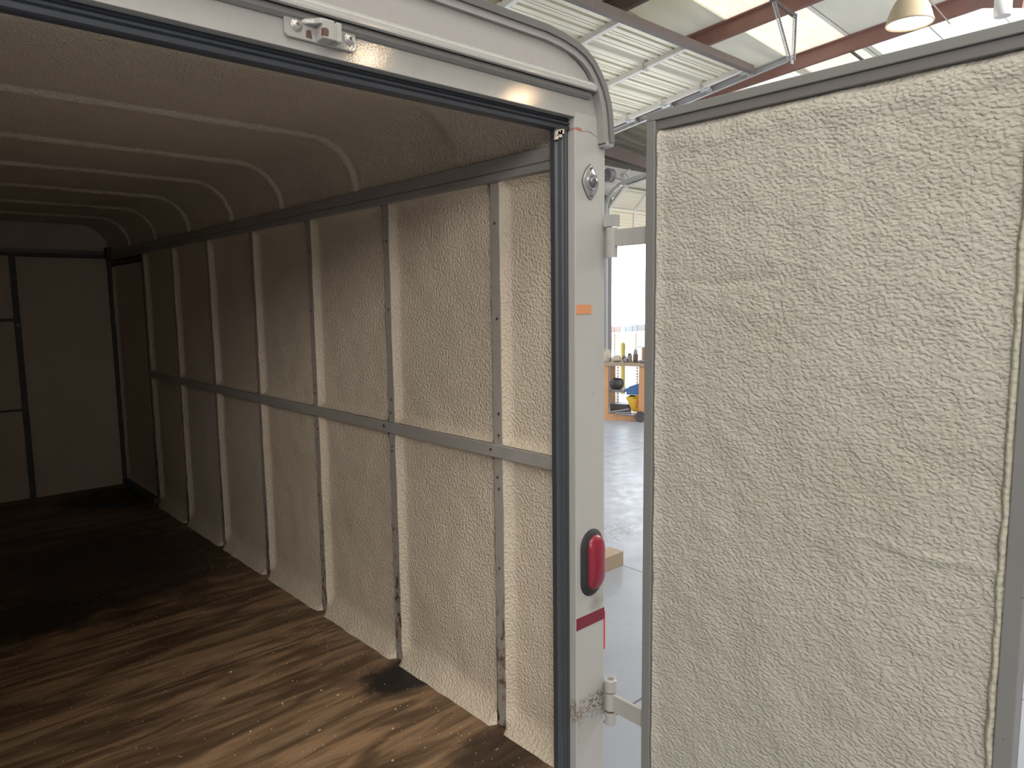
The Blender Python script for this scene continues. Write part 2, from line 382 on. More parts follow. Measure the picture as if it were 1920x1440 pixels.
# rear frame: two posts, header with rounded top, fascia with a drip lip, edge trims
P1 = MB().box(.013, .137, YF, -.272, -.14, 1.90).build('corner_post', M['post'], T, False, .003)
MB().box(XL-.137, XL-.013, YF, -.272, -.14, 1.90).build('corner_post', M['post'], T, False, .003)
inner = [(x-.012 if x > XM else x+.012, z-.012) for x, z in FULL]
poly = [(.125, 1.886), (XL-.125, 1.886)]+[p for p in reversed(inner) if p[1] > 1.886]
MB().prism(poly, lambda p, y: (p[0], y, p[1]), YF+.0006, -.27).build('rear_header', M['white'], T, False, .002)
fas = [(.074, 1.962), (XL-.074, 1.962)]+[(x+.026, z-.026) if x < XM else (x-.026, z-.026) for x, z in reversed(FULL) if z > 1.992]
MB().prism(fas, lambda p, y: (p[0], y, p[1]), YF-.016, YF).build('fascia', M['fascia'], T, False, .002)
lip = [(-.016, 1.982), (-.024, 1.976), (-.027, 1.968), (-.026, 1.957), (-.020, 1.955), (-.018, 1.962), (0, 1.962), (0, 1.982)]
MB().prism(lip, lambda p, x: (x, YF+p[0], p[1]), XL-.072, .072).build('drip_lip', M['white'], T, 'auto')
MB().prism([(-.012, 1.955), (-.012, 1.944), (-.004, 1.938), (0, 1.938), (0, 1.955)], lambda p, x: (x, YF+p[0], p[1]), XL-.072, .066).build('drip_channel', M['white2'], T)
sweep(FULL, -.352, -.318, .004, -.014).build('roof_edge_trim', M['trim_dark'], T, 'auto')
sweep(FULL, -.346, -.318, -.0142, -.031).build('edge_moulding', M['trim_light'], T, 'auto')
MB().obox((.128, -.334, 1.826), (.016, 0, 0), (0, .014, 0), (.003, 0, .008)).build('trim_end_cap', M['trim_light'], T, False, .003)
# rubber door seal (ribbed strip) round the opening
def seal(mb, fn, a, b):
    prof = [(0, 0), (0, -.004), (.010, -.008), (.013, -.004), (.017, -.009), (.024, -.010), (.028, -.005), (.033, -.010), (.045, -.009), (.050, -.003), (.050, .014), (0, .014)]
    mb.prism(prof, fn, a, b); return mb
seal(MB(), lambda p, z: (.013-p[0]*1.02, -.290+p[1], z), -.02, 1.853).build('door_seal', M['rubber'], T, 'auto')
seal(MB(), lambda p, z: (XL-.013+p[0]*1.02, -.290+p[1], z), -.02, 1.853).build('door_seal', M['rubber'], T, 'auto')
seal(MB(), lambda p, x: (x, -.291+p[1], 1.886-p[0]*.72), XL-.013, .013).build('door_seal', M['rubber'], T, 'auto')
b = MB()
for dx_, dz_, w_ in ((0, 0, .008), (-.008, -.004, .006), (.008, .003, .007), (-.011, -.014, .004), (.002, -.007, .005)): b.obox((-.030+dx_, -.303, 1.842+dz_), (w_, 0, .001), (0, .004, 0), (.001, 0, .006))
b.build('foam_tuft', M['flake'], T)

# ---- foam lining
def recess_panel(y0, y1, z0, z1, rec=.026, seed=0, cove=False, top=False, step=.013):
    ny = max(6, int((y1-y0)/step)); nz = max(6, int((z1-z0)/step))
    def fn(u, v):
        y = y0+(y1-y0)*u; z = z0+(z1-z0)*v
        wob = .009*noise.noise((y*6, z*6, seed))
        r = .030+wob
        x = rec
        d0 = y-y0; d1 = y1-y; e0 = z-z0; e1 = z1-z
        def fil(d, rr): return max(0, 1-d/rr)**2 if rr > 0 else 0
        k = max(fil(d0, r*.7), fil(d1, r*.62))
        k = max(k, fil(e1, r*.8))
        if not cove: k = max(k, fil(e0, r*.8))
        x = rec*(1-k*1.02)
        if cove:
            rr = .09+.03*noise.noise((y*4, seed, 3)); c = max(0, 1-e0/rr)
            x -= (rec+.026)*c**1.6*min(1, d0/.014, d1/.014)+.004*c*noise.noise((y*14, z*14, seed+2))
        x += .004*noise.noise((y*9, z*9, seed+5))
        return (x, y, z)
    return MB().grid(fn, ny, nz)
SW = .022
studs = [k*SP for k in range(8)]
edges = [-.285]+studs[:7]
for i in range(7):
    y0 = edges[i]+(SW if i else 0); y1 = edges[i+1]-SW
    recess_panel(y0, y1, .0, .908, seed=i*2+1, cove=True).build('foam_panel', M['foam'], T, True)
    recess_panel(y0, y1, .950, 1.752, seed=i*2+2).build('foam_panel', M['foam'], T, True)
recess_panel(6*SP+.05, YB-.045, .05, 1.70, .02, 40).build('foam_panel', M['foam'], T, True)
for i in range(7):
    st = MB().box(0, .045, studs[i]-SW, studs[i]+SW, 0.002, 1.752).build('wall_stud', M['stud'], T, False, .003)
    if i < 3:
        for z in (.82, .86, .55, .31, 1.05, 1.36, 1.62, .99):
            MB().lathe([(.0045, 0), (.0045, .003), (.001, .004)], (.0, studs[i]+random.uniform(-.008, .008), z+random.uniform(-.02, .02)), (-1, 0, 0), 8).build('screw', M['screw'], st)
# side door bay at the far end: dark gap all round, sill
ya, yb = 6*SP+.028, YB-.02
for q in ((.0, .03, ya, ya+.014, .03, 1.74), (.0, .03, yb-.014, yb, .03, 1.74), (0, .03, ya, yb, 1.715, 1.735), (-.03, .03, ya, yb, 0.002, .045)):
    MB().box(*q).build('door_gasket', M['seam'], T)
rail = MB(); rail.box(-.012, 0, -.275, 6*SP+.02, .909, .949)
rail.build('horizontal_rail', M['rail'], T, False, .002)
b = MB()
for y, r_ in ((2*SP/2+.035, .007), (.02, .005)): MB().lathe([(r_, 0), (r_, .003), (.002, .004)], (-.012, y, .932), (-1, 0, 0), 10).build('rail_bolt', M['screw'], T)
tr = MB(); tr.prism([(0, 1.752), (-.012, 1.757), (-.012, 1.776), (-.007, 1.779), (-.012, 1.782), (-.012, 1.818), (.02, 1.832), (.05, 1.832), (.05, 1.752)], lambda p, y: (p[0], y, p[1]), -.275, YB)
tr.build('top_rail', M['toprail'], T)
MB().prism([(0, 1.752), (-.012, 1.757), (-.012, 1.818), (.02, 1.832), (.05, 1.832), (.05, 1.752)], lambda p, y: (XL-p[0], y, p[1]), -.275, YB).build('top_rail', M['toprail'], T)
MB().obox((-.01, YB-.05, 1.80), (.025, 0, 0), (0, .04, 0), (0, 0, .045)).build('corner_block', M['rusty'], T, False, .006)
# left wall: one foam lined wall with studs, not seen from the doorway
MB().grid(lambda u, v: (XL-.02-.004*noise.noise((u*30, v*9, 9)), -.28+(YB+.28)*u, 1.752*v), 120, 40).build('foam_panel', M['foam'], T, True)
for i in range(7): MB().box(XL-.045, XL, studs[i]-SW, studs[i]+SW, .002, 1.752).build('wall_stud', M['stud'], T)
# far wall: foam sheets with dark seams
MB().grid(lambda u, v: (XL+.01+(-.64-XL-.01)*u, YB+.012+.003*noise.noise((u*9, v*9, 2)), 1.775*v), 40, 70).build('far_wall_foam', M['foam'], T, True)
MB().grid(lambda u, v: (-.605+.59*u, YB+.012-.02*max(0, 1-v/.05)**2+.003*noise.noise((u*9, v*9, 7)), 1.762*v), 30, 90).build('far_wall_foam', M['foam'], T, True)
for q in ((-.642, -.603, YB-.002, YB+.03, .0, 1.77), (XL, -.642, YB, YB+.03, 1.300, 1.322), (XL, -.642, YB, YB+.03, .652, .668), (XL, -.02, YB-.006, YB+.03, 1.768, 1.792), (-.02, 0.0, YB-.03, YB+.03, .0, 1.765)):
    MB().box(*q).build('far_wall_seam', M['seam'], T)
b = MB()
for z in (1.275, 1.62, .69): MB().box(-.635, -.61, YB-.006, YB, z-.01, z+.01).build('seam_clip', M['screw'], T)
# ceiling: flat with rounded corners and ridges over the roof bows
CP = []
for k in range(13):
    a = PI/2*k/12; CP.append((-.19+.19*math.cos(a), 1.822+.188*math.sin(a)))
CPATH = CP+[(-.19+(XL+.38)*(k/20), 2.01) for k in range(1, 21)]+[(XL-x, z) for x, z in reversed(CP)][1:]
RIBS = [.81, 1.46, 2.05, 2.69, 3.33, 3.93]
# arc-length normals
def cnorm(i):
    a = CPATH[max(i-1, 0)]; c = CPATH[min(i+1, len(CPATH)-1)]; d = Vector((c[0]-a[0], c[1]-a[1])).normalized(); return Vector((d.y, -d.x))
def cdisp(y, i):
    d = 0
    if y < .235: d += .040*(1 if y < .14 else (1-(y-.14)/.095)**1.4)
    if y < -.16: d += .02*((-.16-y)/.11)
    return d
NYC = 240
def cf(u, v):
    i = int(round(u*(len(CPATH)-1))); y = -.272+(YB+.3+.0)*v; n = cnorm(i); x, z = CPATH[i]
    fade = min(1, max(0, (z-1.84)/.08))
    d = cdisp(y, i)*fade+.003*noise.noise((x*7, y*7, 3))*fade
    return (x-n.x*d, y, z-n.y*d)
MB().grid(cf, len(CPATH)-1, NYC).build('ceiling_foam', M['foam_roof'], T, True)
for r_, yr in enumerate(RIBS):
    def rf(u, v):
        i = int(round(u*(len(CPATH)-1))); n = cnorm(i); x, z = CPATH[i]; w = .027*(2*v-1)
        h = .016*max(0, math.cos(PI/2*(2*v-1)))**1.3*(1+.25*noise.noise((x*6, yr, 1)))-.002
        return (x-n.x*h, yr+w+.006*noise.noise((x*3, yr, 8)), z-n.y*h)
    MB().grid(rf, len(CPATH)-1, 12).build('roof_bow', M['foam_roof'], T, True)
# end cap of the ceiling
MB().prism([(x, z) for x, z in CPATH], lambda p, y: (p[0], y, p[1]), YB+.001, YB+.03).build('ceiling_end', M['foam_roof'], T)

# ---- fittings on the rear frame
# cam-lock keeper
K = MB()
def py(x, z, y): return (x, y, z)
K.prism([(-.806, 1.949), (-.658, 1.949), (-.652, 1.943), (-.652, 1.911), (-.658, 1.905), (-.800, 1.905), (-.806, 1.911)], lambda p, y: (p[0], y, p[1]), YF-.007, YF)
K.add([(x, y, z) for z in (1.934, 1.945) for x, y in ((-.772, YF-.006), (-.752, YF-.022), (-.742, YF-.034), (-.735, YF-.034), (-.735, YF-.006))],
      [(0, 1, 2, 3, 4), (9, 8, 7, 6, 5)]+[(i_, (i_+1) % 5, 5+(i_+1) % 5, 5+i_) for i_ in range(5)])
for x0_, x1_, z0_, z1_ in ((-.741, -.716, 1.907, 1.944), (-.716, -.712, 1.907, 1.940), (-.712, -.700, 1.906, 1.943)): K.box(x0_, x1_, YF-.036, YF-.006, z0_, z1_)
ko = K.build('latch_keeper', M['white'], T, False, .003)
MB().prism([(-.762, 1.923), (-.757, 1.925), (-.752, 1.925), (-.750, 1.910), (-.763, 1.911)], lambda p, y: (p[0], y, p[1]), YF-.0078, YF-.0065).build('worn_edge', M['rusty'], ko)
MB().prism([(-.7415, 1.925), (-.734, 1.927), (-.729, 1.923), (-.730, 1.913), (-.735, 1.911), (-.7415, 1.912)], lambda p, y: (p[0], y, p[1]), YF-.0367, YF-.030).build('worn_edge', M['rusty'], ko)
for x, z in ((-.782, 1.929), (-.668, 1.928)):
    s_ = MB().lathe([(.0115, 0), (.0115, .002), (.0085, .0035), (.0085, .0055), (.006, .0075), (.002, .008)], (x, YF-.007, z), (0, -1, 0), 20).build('keeper_screw', M['zinc'], ko, 'auto')
for x, z in ((-.782, 1.929), (-.668, 1.928)): MB().lathe([(.0032, 0), (.0032, .001)], (x, YF-.0148, z), (0, -1, 0), 6).build('screw_socket', M['screw'], ko)
# tail light
TL = MB()
def stad(cx, cz, w, h, n=10):
    r = w/2; pts = []
    for k in range(n+1): a = PI*k/n; pts.append((cx+r*math.cos(a), cz+(h/2-r)+r*math.sin(a)))
    for k in range(n+1): a = PI+PI*k/n; pts.append((cx+r*math.cos(a), cz-(h/2-r)+r*math.sin(a)))
    return pts
def dome(outer, cx, cz, y0, ht, steps=6):
    mb = MB(); n = len(outer); rings = []
    for k in range(steps+1):
        a = PI/2*k/steps; s = math.cos(a)*.97+.03; rings.append([(cx+(x-cx)*s, y0-ht*math.sin(a), cz+(z-cz)*s) for x, z in outer])
    vs = [v for r in rings for v in r]
    fs = [(k*n+i, k*n+(i+1) % n, (k+1)*n+(i+1) % n, (k+1)*n+i) for k in range(steps) for i in range(n)]+[tuple(range(steps*n, (steps+1)*n)), tuple(range(n))]
    return mb.add(vs, fs)
cx, cz = .0805, .629
bz = dome(stad(cx, cz, .098, .204), cx, cz, YF, .016, 4)
tb = bz.build('tail_light', M['rubber2'], T, 'auto')
dome(stad(cx+.006, cz+.002, .070, .166), cx+.006, cz+.002, YF-.010, .022, 8).build('lens', M['lens'], tb, 'auto')['label'] = 'red lens'
# reflective tape band, orange reflection painted as a flat patch
MB().prism([(.0145, .438), (.1372, .438), (.1372, .474), (.0145, .474)], lambda p, y: (p[0], y, p[1]), YF-.0012, YF+.001).build('reflective_tape', M['tape'], T)['label'] = 'maroon tape band'
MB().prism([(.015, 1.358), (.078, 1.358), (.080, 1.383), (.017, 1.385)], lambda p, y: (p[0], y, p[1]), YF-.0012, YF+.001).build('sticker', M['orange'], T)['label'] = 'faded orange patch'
# side marker on the outside face
mk = MB().obox((.141, -.303, .398), (.006, 0, 0), (0, .016, 0), (0, 0, .062)).build('side_marker', M['lens2'], T, False, .005); mk['label'] = 'red side marker lamp'
# courtesy lamp: diamond bezel with round lens
bx, bzc = .0725, 1.7205
dia = []
for a in range(24):
    th = 2*PI*a/24; c_, s_ = math.cos(th), math.sin(th)
    # rounded lozenge
    k = 1.0/((abs(c_)/.032)**1.35+(abs(s_)/.047)**1.35)**(1/1.35); dia.append((bx+c_*k, bzc+s_*k))
MB().prism([(bx+(x-bx)*1.06, bzc+(z-bzc)*1.04) for x, z in dia], lambda p, y: (p[0], y, p[1]), YF-.0025, YF).build('lamp_gasket', M['screw'], T)
lamp = dome(dia, bx, bzc, YF-.002, .006, 3).build('courtesy_lamp', M['chrome'], T, 'auto')
MB().lathe([(.0205, 0), (.0225, .004), (.0205, .008), (.017, .0075)], (bx+.002, YF-.004, bzc), (0, -1, 0), 28).build('lamp_ring', M['chrome'], lamp, 'auto')
MB().lathe([(.0172, -.004), (.0160, .003), (.011, .008), (.004, .0105), (.0005, .0108)], (bx+.002, YF-.011, bzc), (0, -1, 0), 28).build('lamp_lens', M['clear'], lamp, True)
for dz in (.036, -.036):
    MB().lathe([(.0045, 0), (.0045, .004), (.002, .006)], (bx, YF-.004, bzc+dz), (0, -1, 0), 12).build('lamp_screw', M['screw'], lamp)

# ---- right rear door, swung straight back
D0, D1, DX = -.475, -1.360, .120
DZ0, DZ1 = -.03, 1.881
b = MB(); b.box(DX+.040, DX+.048, D1, D0, DZ0, DZ1)
door = b.build('rear_door', M['white2'], T); door['label'] = 'open right rear door, foam lined inside, hinged at the right post'
f_ = .034; ft = .022
for nm, y0, y1, z0, z1 in (('door_stile', D0-.028, D0, DZ0, DZ1-ft), ('door_stile', D1, D1+f_-.002, DZ0, DZ1-ft), ('door_rail', D1, D0, DZ1-ft, DZ1), ('door_rail', D1+f_, D0-.028, DZ0, DZ0+f_)):
    MB().box(DX, DX+.040, y0, y1, z0, z1).build(nm, M['white2'], door, False, .002)
MB().box(DX+.007, DX+.040, D1+f_-.002, D0-.028, DZ1-ft-.024, DZ1-ft).build('inner_lip', M['lip'], door, False, .002)
MB().box(DX+.005, DX+.040, D0-.035, D0-.028, DZ0+f_, DZ1-ft-.024).build('inner_lip', M['lip'], door, False, .001)
def df(u, v):
    y = D0-.034-(D0-D1-.034-f_+.002)*u; zt = DZ1-ft-.022; z = DZ0+f_+(zt-DZ0-f_)*v
    du = min(y-(D1+f_), (D0-.034)-y); dt = zt-z
    wob = .010*noise.noise((y*5, z*5, 1))+.006*noise.noise((y*19, z*19, 3))
    x = DX+.010
    k = max(0, 1-du/(.03+wob))**2; x -= .007*k*(1 if y > -1 else .4)
    wt = .018+wob
    if dt < wt: x += .012*(1-dt/wt)**.7
    x -= .004*math.exp(-((dt-.045-wob*2)/.02)**2)
    x += .0035*noise.noise((y*11, z*11, 4))+.0016*noise.noise((y*34, z*46, 6))
    # old trowel creases
    x += .004*math.exp(-((z-1.44-.02*noise.noise((y*5, 0, 2)))/.012)**2)*max(0, 1-abs(y+.7)/.3)
    x -= .005*math.exp(-((z-.86+.05*(y+1.1)-.02*noise.noise((y*7, 0, 5)))/.010)**2)*max(0, 1-abs(y+1.2)/.25)
    return (x, y, z)
MB().grid(df, 150, 300).build('door_foam', M['foam_door'], door, True)
bd = MB().grid(lambda u, v: (DX+.012-.013*math.sin(PI*u)-.003*noise.noise((v*40, u, 3)), D1+f_-.004+.020*u+.004*noise.noise((v*25, 0, 1)), DZ0+f_+(DZ1-2*f_-DZ0-.04)*v), 8, 200)
bd.build('foam_bead', M['bead'], door, True)
HX, HY = .133, -.349
for z0, z1, s0, s1, nm in ((1.543, 1.640, 1.545, 1.592, 0), (.098, .264, .160, .213, 1)):
    h = MB()
    if nm == 0:
        h.lathe([(.0165, s0-.03), (.0165, s1+.006)], (HX, HY, 0), (0, 0, 1), 20).build('hinge_barrel', M['white'], door, 'auto')
        MB().box(HX-.012, HX+.016, HY-.016, HY+.022, s1+.008, s1+.042).build('hinge_knuckle', M['white'], door, False, .002)
    else:
        h.lathe([(.017, s0-.045), (.017, z1-.048)], (HX, HY, 0), (0, 0, 1), 20).build('hinge_barrel', M['white'], door, 'auto')
        MB().lathe([(.018, z1-.044), (.019, z1-.008), (.017, z1-.006), (.010, z1-.006), (.010, z1-.02), (.002, z1-.02)], (HX, HY, 0), (0, 0, 1), 20).build('hinge_knuckle', M['white'], door, 'auto')
        MB().lathe([(.0178, s0-.004), (.0178, s0+.001)], (HX, HY, 0), (0, 0, 1), 20).build('rust_ring', M['rusty'], door)
    MB().box(HX-.006, HX+.004, D0+.001, HY-.010, s0, s1).build('hinge_strap', M['white'], door, False, .0015)
    MB().box(HX-.010, HX+.004, D0-.10, D0, s0, s1) if False else None
    MB().box(.137, .143, -.34, -.25, s0-.03, s1+.02).build('hinge_leaf', M['white'], T)

# ================================================================ LITTER ON THE TRAILER FLOOR
cr = MB()
for k in range(900):
    y = random.uniform(-.25, 2.2) if k < 780 else random.uniform(2.2, 4.2)
    x = -random.random()**.8*1.5-.06
    if k % 4 == 0: x = -.06-abs(random.gauss(0, .12)); y = random.uniform(-.2, 2.6)
    s_ = random.uniform(.0005, .0014); a = random.uniform(0, PI); c_, sn = math.cos(a)*s_, math.sin(a)*s_
    cr.obox((x, y, s_*.5+.0002), (c_*1.4, sn*1.4, 0), (-sn, c_, 0), (0, 0, s_*.5))
tag(cr.build('foam_crumbs', M['flake']), 'scatter of tiny white foam crumbs over the brown plywood trailer floor', 'crumbs', None, 'stuff')
FL = [(-.609, .812), (-.471, .634), (-.33, .62), (-.30, .55), (-.45, .40), (-.27, .24), (-.62, .55), (-.20, .33), (-.36, .10), (-.52, .98)]
for i, (x, y) in enumerate(FL):
    a = random.uniform(0, PI); L_ = random.uniform(.003, .006)
    ol = [(x+L_*math.cos(a+2*PI*k/7)*random.uniform(.5, 1.4), y+L_*.55*math.sin(a+2*PI*k/7)*random.uniform(.6, 1.4)) for k in range(7)]
    tag(MB().prism(ol, lambda p, z: (p[0], p[1], z), .0003, .003).build('foam_flake', M['flake'], None, False, 0, (x, y, 0)), 'larger chip of white foam lying on the brown plywood trailer floor', 'foam chip', 'larger foam chips on the trailer floor')

# ================================================================ THE WAREHOUSE
def rz(x, y, z0=5.0): return z0-.07*(x-7)-.074*(y-3)
struct(MB().box(-14, 16, -14, 6.75, GZ-.2, GZ).build('floor', M['conc']), 'grey polished concrete warehouse floor', 'floor')
WX0, WX1, WY0, WY1 = -14.0, 16.0, -14.0, 6.6
# door wall (y = 6.6) with two bay openings
b = MB(); HZ = 3.72
for x0, x1 in ((WX0, 3.2), (6.75, 8.22), (11.9, WX1)): b.box(x0, x1, WY1, WY1+.18, GZ, HZ)
for x0, x1, h_ in ((3.2, 6.75, 3.2), (8.22, 11.9, 3.2)): b.box(x0, x1, WY1, WY1+.18, h_, HZ)
struct(b.build('wall_north', M['wallgrey']), 'grey insulated wall above the far bay door', 'wall')
# added wall and soffit beyond the bays, keeping daylight out above the girt
b = MB(); b.box(WX0, WX1, 9.3, 9.45, 3.2, 5.6)
struct(b.build('wall_canopy', M['wallgrey']), 'grey closing wall under the roof beyond the bay doors', 'wall')
struct(MB().box(WX0, WX1, WY1+.18, 9.3, 3.55, 3.6).build('trim_1', M['wallgrey']), 'grey soffit over the bay doors', 'soffit')
b = MB(); b.box(WX0-.2, WX0, WY0, 9.4, GZ, 7.5); struct(b.build('wall_west', M['wallgrey']), 'grey warehouse wall', 'wall')
b = MB(); b.box(WX1, WX1+.2, WY0, 9.4, GZ, 7.5); struct(b.build('wall_east', M['wallgrey']), 'grey warehouse wall beyond the doors', 'wall')
b = MB(); b.box(WX0, WX1, WY0-.2, WY0, GZ, 7.8)
struct(b.build('wall_south', M['wallgrey']), 'grey warehouse wall behind the trailer', 'wall')
# roof sheets: opaque strips and skylight strips running across (x)
def sheet(x0, x1, y0, y1, zo, th=.03):
    mb = MB(); vs = [(x, y, rz(x, y)+zo+k) for k in (0, th) for x in (x0, x1) for y in (y0, y1)]
    return mb.add(vs, [(0, 1, 3, 2), (4, 6, 7, 5), (0, 2, 6, 4), (1, 5, 7, 3), (0, 4, 5, 1), (2, 3, 7, 6)])
ZR = .20
roof = MB(); STR = [(2.93, 3.80), (-2.6, -1.7), (-8.4, -7.5)]
ys = [-14.2]
for a, c_ in sorted(STR): ys += [a, c_]
ys.append(9.5)
for i in range(0, len(ys), 2):
    mb = sheet(WX0-.2, WX1+.2, ys[i], ys[i+1], ZR); roof.add(mb.v, mb.f)
struct(roof.build('ceiling', M['insul']), 'white insulated warehouse roof with seams', 'roof')
for n_, (a, c_) in enumerate(STR):
    w = struct(sheet(WX0-.2, WX1+.2, a, c_, ZR+.03, .02).build('window_%d' % (n_+1), M['skylight'] if n_ == 0 else M['skylight2']), ['glowing fibreglass skylight strip above the overhead door', 'skylight strip over the trailer mouth', 'rear skylight strip'][n_], 'skylight')
for n_, (a, c_) in enumerate(((-1.0, 2.80), (3.95, 6.3))):
    mb = MB()
    nn = int((c_-a)/.76)
    for q in range(nn+1):
        y0 = c_-.76*(q+1); m2 = sheet(9.26, WX1, max(a, y0+.012), c_-.76*q-.012, ZR-.01, .012); mb.add(m2.v, m2.f)
    struct(mb.build('window_%d' % (n_+4), M['skylight3']), ['milky translucent roof panels to the right of the lamp purlin', 'milky translucent roof panels over the far bay'][n_], 'skylight')  # glow added to whiten this part of the roof
# purlins along y (C section, web faces the camera)
def purlin(x, y0, y1, mat, name, label, d=.20, fl=.065, zo=0.0, seg=1):
    mb = MB()
    def P_(xx, y, k): return (xx, y, rz(x, y)+zo+k)
    for (xa, xb, za, zb) in ((x-.006, x+.006, 0, d), (x, x+fl, 0, .012), (x-fl, x, d-.012, d), (x+fl-.01, x+fl, 0, .02)):
        vs = [P_(xx, y, k) for xx in (xa, xb) for y in (y0, y1) for k in (za, zb)]
        mb.add(vs, [(0, 1, 3, 2), (4, 6, 7, 5), (0, 4, 5, 1), (2, 3, 7, 6), (0, 2, 6, 4), (1, 5, 7, 3)])
    o = mb.build(name, mat, None, False, 0, (x, (y0+y1)/2, rz(x, (y0+y1)/2)+zo))
    return tag(o, label, 'roof beam', 'purlins under the warehouse roof')
purlin(5.89, -13.9, 9.3, M['darksteel'], 'roof_purlin', 'dark brown steel roof purlin at top, seen past the end of the overhead door')
purlin(7.50, -13.9, 9.3, M['redsteel'], 'roof_purlin', 'red-brown steel purlin between the two bright skylight panels')
B2 = purlin(9.20, -13.9, 9.3, M['redsteel'], 'roof_purlin', 'red-brown steel purlin running behind the hanging dome lamp')
for y, k in ((1.28, .15), (1.30, .05)): MB().lathe([(.014, 0), (.014, .012), (.004, .016)], (9.194, y, rz(9.2, y)+k), (-1, 0, 0), 10).build('bolt', M['whitep'], B2)
cb = MB(); cb.bar((9.2, 2.86, rz(9.2, 2.86)-.01), (9.62, 2.86, rz(9.62, 2.86)-.02), .04, .02); cb.box(9.55, 9.60, 2.83, 2.85, rz(9.58, 2.84)-.10, rz(9.58, 2.84)-.02)
tag(cb.build('clip_angle', M['darksteel'], None, False, 0, (9.4, 2.86, rz(9.4, 2.86))), 'short dark steel angle clipped under the red-brown purlin, above the open trailer door', 'bracket')
# eave girt above the bay doors and beams beyond
gm = MB(); gm.add([(x, y, 3.97+.055-.07*(x-8.137)-k) for x in (WX0, WX1) for y in (6.44, 6.56) for k in (0, .185)],
                  [(0, 1, 3, 2), (4, 6, 7, 5), (0, 4, 5, 1), (2, 3, 7, 6), (0, 2, 6, 4), (1, 5, 7, 3)])
tag(gm.build('eave_girt', M['darksteel'], None, False, 0, (8, 6.5, 3.9)), 'dark grey steel girt crossing above the far bay door', 'steel beam')
# ---- overhead doors
sT = Vector((0, math.cos(.135), -math.sin(.135))); sN = Vector((0, math.sin(.135), math.cos(.135)))   # travel, up-normal
OD = Vector((6.892, 3.151, 4.213))
door1 = thing('door_1', 'white ribbed steel overhead door rolled up flat under the roof', 'overhead door', tuple(OD), None, 'structure')
W1 = 3.62
def secprofile(b_):
    """(v, depth) across one section; depth is up, away from the viewer below"""
    pts = [(0, .0)]
    def groove(v0, w, d):
        pts.extend([(v0, 0), (v0+w*.12, d), (v0+w*.8, d), (v0+w, 0)])
    groove(.075, .012, .028); groove(.150, .040, .060); groove(.245, .012, .028); groove(.285, .012, .028); groove(.345, .040, .060); groove(.445, .012, .028)
    pts.extend([(.500, 0), (.506, .050), (.585, .022), (.597, .0), (b_-.004, .0)])
    return pts
BS = .6096
for k in range(5):
    pts = secprofile(BS); mb = MB()
    n = len(pts)
    vs = [OD+Vector((x, 0, 0))+sT*(v+k*BS)+sN*(d+.030) for x in (-W1, 0) for v, d in pts]
    vs += [OD+Vector((x, 0, 0))+sT*(v+k*BS)+sN*.10 for x in (-W1, 0) for v in (0, BS-.004)]
    fs = [(i, i+1, n+i+1, n+i) for i in range(n-1)]+[(2*n, 2*n+1, 2*n+3, 2*n+2)]
    mb.add(vs, fs)
    so = mb.build('door_section', M['doorskin'], door1)
    for xs in (0.0, -1.21, -2.37, -W1+.03):
        w = .060 if xs in (0.0, ) else .055
        c = OD+Vector((xs-w/2, 0, 0))+sT*((k+.5)*BS)+sN*.010
        MB().obox(c, (w/2, 0, 0), sT*(BS/2-.006), sN*.034).build('stile', M['doorstile'], so, False, .003)
        hb = MB(); h0 = OD+Vector((xs-w/2, 0, 0))+sT*(k*BS+BS)
        hb.obox(h0+sN*-.012, (.035, 0, 0), sT*.045, sN*.006); hb.tube([h0+Vector((-.045, 0, 0))-sN*.03, h0+Vector((.045, 0, 0))-sN*.03], .014, 8)
        hb.build('hinge', M['galv'], so)
        if xs in (0.0, -1.21, -2.37):
            for v in (.06, .14, .21, .30, .38, .46, .52):
                if k < 3: MB().lathe([(.008, 0), (.008, .006)], OD+Vector((xs-w-.012, 0, 0))+sT*(v+k*BS)+sN*.04, -sN, 6).build('rivet', M['galv'], so)
tb_ = MB(); c = OD+Vector((-W1/2+.03, 0, 0))-sT*.03+sN*.0
tb_.obox(c, (W1/2+.06, 0, 0), sT*.034, sN*.045); tb_.build('stiffening_bar', M['topbar'], door1, False, .004)
for k in range(0, 5):
    h0 = OD+sT*(k*BS+(0.03 if k == 0 else 0))-sN*.02
    r_ = MB(); r_.tube([h0+Vector((-.02, 0, 0)), h0+Vector((.16, 0, 0))], .010, 8); r_.lathe([(.03, 0), (.036, .004), (.036, .026), (.03, .03)], h0+Vector((.13, 0, 0)), (1, 0, 0), 14)
    r_.obox(h0+Vector((.02, 0, .02)), (.04, 0, 0), sT*.06, sN*.035)
    r_.build('roller', M['galv'], door1)
# its right track, horizontal run then bend and drop to the floor
TX = OD.x+.15
TK = thing('door_track', 'galvanized steel track under the right edge of the overhead door', 'door track', (TX, 2.68, 4.25))
mb = MB(); a_ = OD+Vector((.15, 0, 0))-sT*.45-sN*.02; e_ = a_+sT*3.45
for off, hh in ((.0, .05), (.034, .006), (-.034, .006)):
    c = (a_+e_)/2+sN*off
    mb.obox(c+Vector((.02 if off == 0 else 0, 0, 0)), (.003 if off == 0 else .022, 0, 0), sT*1.725, sN*(.034 if off == 0 else .003))
mb.build('horizontal_rail', M['galv'], TK)
cv = [e_+Vector((0, .32*math.sin(t_), -.32*(1-math.cos(t_)))) for t_ in [PI/2*k/8 for k in range(9)]]
cm = MB()
for p, q in zip(cv[:-1], cv[1:]): cm.bar(p, q, .05, .07, (0, 1, .4))
cm.bar(cv[-1], (cv[-1].x, cv[-1].y, GZ), .05, .07, (0, 1, 0)); cm.build('vertical_rail', M['galv'], TK)
